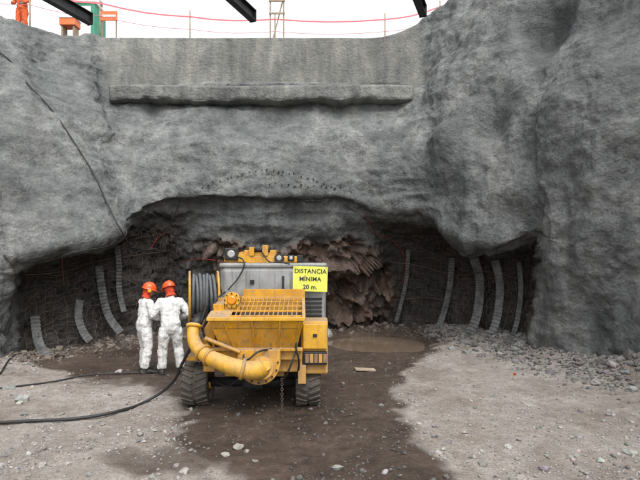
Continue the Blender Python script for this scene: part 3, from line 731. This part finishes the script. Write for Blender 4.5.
wheel('front_wheel_left',-1.90,10.2,w=.40); wheel('front_wheel_right',-.18,10.2,w=.38)
cyl('rear_axle',(-1.75,7.5,.33),(-.3,7.5,.33),.075,M_drk,T); cyl('front_axle',(-1.75,10.2,.33),(-.3,10.2,.33),.075,M_drk,T)
box('axle_housing',(XC-.05,7.5,.36),(.34,.3,.26),M_drk,T,.05)
box('chassis',(XC,9.2,.62),(.9,4.0,.28),M_yel,T,.02)
box('belly_plate',(XC,7.9,.44),(1.0,.9,.05),M_drk,T,.01)
boxp('engine_hood',219,326,266,350,7.72,2.4,M_sil,T,.09)
boxp('hood_door',246,290,270,298,7.695,.03,M_sil,T,.01)
boxp('hood_top_cap',219,327,263,267.5,7.70,2.45,M_sil,T,.03)
for k in range(5): boxp('hood_louvre_%d'%k,309-10,322,298+k*4.2,300+k*4.2,7.68,.05,M_drk,T,.004)
boxp('hood_seam',292,293,296,345,7.712,.02,M_drk,T,0)
boxp('hood_latch',300,304,293,296,7.66,.06,M_drk,T,.004)
boxp('hood_latch_b',250,254,280,284,7.66,.05,M_drk,T,.004); boxp('hood_handle',282,284,276,290,7.65,.06,M_drk,T,.004)
box('boom_turret_base',(XC+.1,9.9,1.4),(1.35,1.2,.9),M_yel,T,.05)
boxp('top_crossbar',224,300,256,263,7.86,.16,M_yel,T,.012)
boxp('top_mount_plate',244,276,250,257,7.90,.2,M_yel,T,.012)
boxp('top_mount_ear_a',249,254,247,256,7.84,.16,M_yel,T,.01); boxp('top_mount_ear_b',262,268,245,256,7.84,.16,M_yel,T,.01)
boxp('top_side_box_a',238,246,254,262,7.83,.12,M_yel2,T,.01); boxp('top_side_box_b',284,298,257,262,7.84,.12,M_yel,T,.01)
boxp('top_slant',232,262,251,255,7.95,.08,M_yel,T,.01,(0,math.radians(-9),0))
cyl('top_pin',W(250,250,7.9),W(270,250,7.9),.035,M_drk,T)
def lamp(nm,px,py,d,r,m=M_glass,sq=False):
    c=W(px,py,d)
    if sq: box(nm+'_body',c+Vector((0,.07,0)),(r*2.6,.12,r*2.3),M_blk,T,.02)
    else: cyl(nm+'_body',c+Vector((0,.12,0)),c,r*1.25,M_blk,T,r2=r*1.25)
    cyl(nm+'_lens',c+Vector((0,.02,0)),c+Vector((0,-.012,0)),r*.8,m,T,r2=r*.65)
lamp('work_lamp_a',231,254,7.78,.085,M_glass,True); lamp('work_lamp_b',279,258,7.78,.06,M_glass,False); lamp('work_lamp_c',291,258,7.78,.042,M_glass,True)
box('lamp_bracket',W(231,262,7.88),(.06,.05,.12),M_yel,T,.005)
boxp('small_gauge_box',297,303,255,262,7.82,.1,M_drk,T,.01)
tube('top_cables',[[W(236,256,7.8),W(244,262,7.68),W(240,275,7.66),W(228,290,7.6)],[W(262,252,7.82),W(270,262,7.75),W(280,262,7.72),W(290,264,7.7)],[W(225,262,7.8),W(219,275,7.62),W(222,295,7.6)]],.011,M_blk,T)
a=W(293,266.5,7.6); b=W(327.5,291.5,7.6)
sg=bpy.data.objects.new('safety_sign',None); sg.location=((a.x+b.x)/2,7.60,(a.z+b.z)/2); sg.rotation_euler=(math.radians(-3),math.radians(1.5),0); link(sg,T)
sw=b.x-a.x; sh=a.z-b.z
box('sign_board',(0,0,0),(sw,.012,sh),M_sign,sg,.003)
for i,(t,z_,s_) in enumerate((('DISTANCIA',.118,.096),('M\u00cdNIMA',-.004,.096),('20 m.',-.128,.096))):
    fc=bpy.data.curves.new('text_%d'%i,'FONT'); fc.body=t; fc.size=s_; fc.align_x='CENTER'; fc.align_y='CENTER'; fc.extrude=.001; fc.offset=.0018; fc.space_character=1.04
    fc.materials.append(M_txt); o=bpy.data.objects.new('lettering_%d'%i,fc); o.rotation_euler=(math.pi/2,0,0); o.location=(0,-.0085,z_*sh/.39); link(o,sg)
for s in (-1,1): cyl('sign_bolt_%d'%s,(s*sw*.46,-.004,sh*.46),(s*sw*.46,-.012,sh*.46),.008,M_gal,sg,seg=8,bev=0)
tf=6.70; tb=7.42
TF=[W(209,319,tf),W(303,319,tf)]
TB=[W(222,299,tb),W(306,299,tb)]
TB[0].x=TF[0].x+.02; TB[1].x=TF[1].x-.02
BF=[W(222,349,6.92),W(296,349,6.92)]; BB=[Vector((BF[0].x,7.4,.95)),Vector((BF[1].x,7.4,.95))]
V=[TF[0],TF[1],TB[1],TB[0],BF[0],BF[1],BB[1],BB[0]]
o=meshobj('hopper_shell',V,[(0,1,5,4),(1,2,6,5),(2,3,7,6),(3,0,4,7),(4,5,6,7)],M_yel,T)
s_=o.modifiers.new('s','SOLIDIFY'); s_.thickness=.014; s_.offset=-1; bb=o.modifiers.new('b','BEVEL'); bb.width=.006; bb.segments=2
c0=[TF[0]+Vector((.04,.05,-.14)),TF[1]+Vector((-.04,.05,-.14)),TB[1]+Vector((-.04,-.04,-.2)),TB[0]+Vector((.04,-.04,-.2))]
meshobj('hopper_shade_sheet',c0,[(0,1,2,3)],M_hshade,T)  # dark sheet standing in for the shaded void inside the hopper
def bar(nm,a,b,w,h,mat=M_yel):
    d_=(b-a); o=box(nm,(a+b)/2,(d_.length,w,h),mat,T,min(w,h)*.25)
    o.rotation_euler=d_.to_track_quat('X','Z').to_euler(); return o
bar('hopper_rim_front',TF[0]+Vector((-.03,-.01,0)),TF[1]+Vector((.03,-.01,0)),.05,.055,M_yel2)
bar('hopper_rim_back',TB[0],TB[1],.05,.05); bar('hopper_rim_left',TF[0]+Vector((-.01,.02,.005)),TB[0],.05,.05); bar('hopper_rim_right',TF[1]+Vector((.01,.02,.005)),TB[1],.05,.05)
for k in range(1,15):
    t=k/15; bar('grate_bar_%d'%k,TF[0].lerp(TF[1],.22+t*.76)+Vector((0,.02,.02)),TB[0].lerp(TB[1],.22+t*.76)+Vector((0,-.01,.02)),.012,.03)
for k in range(5):
    t=.02+k*.24; bar('grate_cross_%d'%k,TF[0].lerp(TB[0],t)+(TF[1]-TF[0])*.22+Vector((0,0,.035)),TF[1].lerp(TB[1],t)+Vector((-.02,0,.035)),.014,.024)
meshobj('hopper_cover_plate',[TF[0]+Vector((0,.02,.022)),TF[0].lerp(TF[1],.22)+Vector((0,.02,.022)),TB[0].lerp(TB[1],.22)+Vector((0,0,.022)),TB[0]+Vector((0,0,.022))],[(0,1,2,3)],M_yel,T).modifiers.new('s','SOLIDIFY').thickness=.01
boxp('splash_guard',243,305,289,299,7.44,.02,M_yel,T,.006)
for px in (224,252,280,300):
    a=TF[0].lerp(TF[1],(px-209)/94.); b=BF[0].lerp(BF[1],(px-209)/94.); bar('hopper_rib_%d'%px,a+Vector((0,-.012,-.03)),b+Vector((0,-.012,0)),.03,.02)
bar('hopper_bottom_flange',BF[0]+Vector((-.12,-.02,0)),BF[1]+Vector((.10,-.02,0)),.06,.05)
c=W(232,300,6.98); cyl('vibrator_motor',c+Vector((0,.26,0)),c,.10,M_yel,T); cyl('motor_flange',c+Vector((0,.02,0)),c+Vector((0,-.02,0)),.118,M_yel2,T); cyl('motor_cap',c+Vector((0,-.02,0)),c+Vector((0,-.06,0)),.075,M_ored,T,r2=.055)
for i in range(8):
    a=i*math.pi/4; cc=c+Vector((.098*math.cos(a),-.02,.098*math.sin(a))); cyl('flange_bolt_%d'%i,cc,cc+Vector((0,-.018,0)),.010,M_drk,T,seg=6,bev=0)
box('motor_bracket',c+Vector((.0,.12,-.13)),(.22,.22,.1),M_yel,T,.01)
boxp('left_valve_block',213,224,304,316,6.95,.2,M_yel,T,.01)
boxp('rear_cross_member',213,302,350,360,6.95,.30,M_yel,T,.015)
boxp('rear_sub_frame',236,302,358,372,7.05,.35,M_yel,T,.02)
V=[];Fc=[]
cx=W(259,362,6.82); Rr=.29; ring=[]
for i in range(25):
    a=math.pi+math.pi*i/24; ring.append(Vector((cx.x+Rr*1.05*math.cos(a),0,cx.z+Rr*math.sin(a)*1.12)))
ring=[Vector((cx.x-Rr*1.05,0,cx.z+.18))]+ring+[Vector((cx.x+Rr*1.05,0,cx.z+.18))]
K=len(ring)
for y_ in (6.80,6.95):
    for r_ in ring: V.append(Vector((r_.x,y_,r_.z)))
Fc.append(tuple(range(K))); Fc.append(tuple(reversed(range(K,2*K))))
for i in range(K): Fc.append((i,i+K,(i+1)%K+K,(i+1)%K))
o=meshobj('valve_housing',V,Fc,M_yel,T); bb=o.modifiers.new('b','BEVEL'); bb.width=.012; bb.segments=2; bb.limit_method='ANGLE'
for i in range(9):
    a=math.pi+math.pi*i/8; cc=Vector((cx.x+Rr*.93*math.cos(a),6.80,cx.z+Rr*1.0*math.sin(a))); cyl('housing_bolt_%d'%i,cc,cc+Vector((0,-.02,0)),.014,M_drk,T,seg=6,bev=0)
V=[];Fc=[]
path=[(194,325,6.98),(193,336,6.9),(197,347,6.8),(207,356,6.7),(220,362,6.62),(234,367,6.6),(248,370,6.62),(258,370,6.7),(262,369,6.82)]
rad=[.085,.088,.095,.105,.112,.118,.125,.135,.14]
P3=[W(*a) for a in path]; PP=[];RR=[]
for k in range(len(P3)-1):
    p0,p1,p2,p3=P3[max(k-1,0)],P3[k],P3[k+1],P3[min(k+2,len(P3)-1)]
    for s in range(5):
        t=s/5; PP.append(.5*((2*p1)+(p2-p0)*t+(2*p0-5*p1+4*p2-p3)*t*t+(3*p1-p0-3*p2+p3)*t**3)); RR.append(rad[k]*(1-t)+rad[k+1]*t)
PP.append(P3[-1]);RR.append(rad[-1])
loft(V,Fc,PP,RR,26,(.3,1,0)); meshobj('discharge_pipe',V,Fc,M_yel2,T,True)
def ringat(nm,k,r,w,mat):
    t=(PP[min(k+1,len(PP)-1)]-PP[max(k-1,0)]).normalized(); cyl(nm,PP[k]-t*w/2,PP[k]+t*w/2,r,mat,T)
ringat('pipe_clamp_a',1,.112,.05,M_yel2); ringat('pipe_clamp_b',13,.128,.035,M_yel); ringat('pipe_clamp_c',16,.130,.035,M_yel); ringat('pipe_clamp_d',28,.15,.05,M_yel)
cyl('pipe_outlet',P3[0]+Vector((0,.02,-.02)),P3[0]+Vector((.02,.30,.10)),.075,M_drk,T)
cyl('pipe_hub',W(262,368,6.84),W(262,368,6.72),.165,M_yel,T); cyl('hub_cap',W(266,366,6.72),W(266,366,6.66),.07,M_yel2,T)
tube('pipe_stay',[[W(205,338,6.8),W(222,345,6.8),W(240,352,6.8)]],.03,M_yel,T)
boxp('left_side_frame',203,215,322,372,7.15,.5,M_yel,T,.02)
boxp('left_mudguard',186,215,356,361,7.2,.6,M_yel,T,.02)
boxp('right_side_frame',301,328,321,374,7.15,.5,M_yel,T,.03)
boxp('right_tool_box',303,327,324,349,7.08,.08,M_yel2,T,.015)
boxp('tool_box_latch',313,317,334,337,7.06,.03,M_drk,T,.004)
boxp('tail_lamp_cluster',303,327,352,365,7.07,.09,M_drk,T,.012)
for k,px in enumerate((307,311.5,316,320.5,325)):
    boxp('tail_lamp_%d'%k,px-1.8,px+1.8,354,363,7.055,.02,M_yel if k%2 else M_lens2,T,.004)
boxp('right_lower_bracket',298,306,366,384,7.0,.12,M_yel,T,.01)
tube('hydraulic_hoses',[[W(244,349,6.9),W(246,360,6.7),W(258,352,6.7),W(272,349,6.88)],[W(214,308,7.0),W(206,320,6.9),W(204,335,6.95),W(212,346,7.0)],
  [W(296,350,6.9),W(292,362,6.8),W(286,376,6.85),W(278,384,7.2)],[W(225,292,7.3),W(216,300,7.1),W(210,316,6.9),W(202,330,7.05)],[W(300,330,7.0),W(296,345,6.85),W(299,362,6.9),W(296,378,7.2)],
  [W(240,378,7.1),W(228,386,7.2),W(216,382,7.4)]],.014,M_blk,T)
rc=W(203,296,7.6); ax=Vector((1,.28,0)).normalized(); Rl=.37
for k in range(7):
    c=rc+ax*(-.15+k*.052)
    torus('hose_coil_%d'%k,c,(ax+Vector((0,random.uniform(-.05,.05),random.uniform(-.05,.05)))).normalized(),Rl-.03-.02*(k%2)-random.uniform(0,.015),.026,M_hose,T)
    torus('hose_coil_in_%d'%k,c,ax,Rl-.10,.026,M_hose,T)
for s,nm in ((-1,'outer'),(1,'inner')):
    c=rc+ax*(.215*s+.01); torus('reel_flange_'+nm,c,ax,Rl+.015,.018,M_yel,T); torus('reel_hub_'+nm,c,ax,.13,.016,M_yel,T)
    qx=ax.to_track_quat('Z','Y')
    for i in range(6):
        a=i*math.pi/3+.2; dirv=qx@Vector((math.cos(a),math.sin(a),0)); cyl('spoke_%s%d'%(nm,i),c+dirv*.12,c+dirv*Rl,.012,M_yel,T,seg=8,bev=0)
cyl('reel_drum',rc-ax*.2,rc+ax*.22,.2,M_drk,T)
box('reel_mount',rc+Vector((.16,.12,-.45)),(.1,.3,.5),M_yel,T,.02)
for k in range(13):
    c=W(282,378,6.95)+Vector((0,0,-.036*k-.02)); torus('chain_link_%d'%k,c,(1,0,0) if k%2 else (0,1,0),.018,.0055,M_rust,T,seg=12,mseg=6)

# ------------------------------------------------------------ LIGHT, SKY, CAMERA
w=bpy.data.worlds.new('World'); scene.world=w; w.use_nodes=True; N=w.node_tree.nodes; L=w.node_tree.links
bg=N['Background']; sk=N.new('ShaderNodeTexSky'); sk.sky_type='NISHITA'; sk.sun_disc=False
EL=math.radians(58); AZ=math.radians(155)
sk.sun_elevation=EL; sk.sun_rotation=AZ; sk.dust_density=4; sk.air_density=1.2; sk.ozone_density=1
hs=N.new('ShaderNodeHueSaturation'); hs.inputs['Saturation'].default_value=.12; hs.inputs['Value'].default_value=2.5
L.new(sk.outputs[0],hs.inputs['Color']); L.new(hs.outputs[0],bg.inputs['Color']); bg.inputs['Strength'].default_value=.15
sl=bpy.data.lights.new('sun','SUN'); sl.energy=.8; sl.angle=math.radians(25); sl.color=(1,.97,.93)
so=bpy.data.objects.new('sun',sl); link(so)
dv=Vector((math.sin(AZ)*math.cos(EL),math.cos(AZ)*math.cos(EL),math.sin(EL)))
so.rotation_euler=dv.to_track_quat('Z','Y').to_euler()
cam=bpy.data.cameras.new('camera'); cam.lens=27; cam.sensor_width=36; cam.shift_y=22/640.; cam.clip_end=2000; cam.clip_start=.1
co_=bpy.data.objects.new('camera',cam); co_.location=CAM; co_.rotation_euler=(math.pi/2,0,0); link(co_); scene.camera=co_
scene.view_settings.view_transform='Standard'; scene.view_settings.look='None'; scene.view_settings.exposure=0
print('wall verts',len(q),'ground',len(xr))
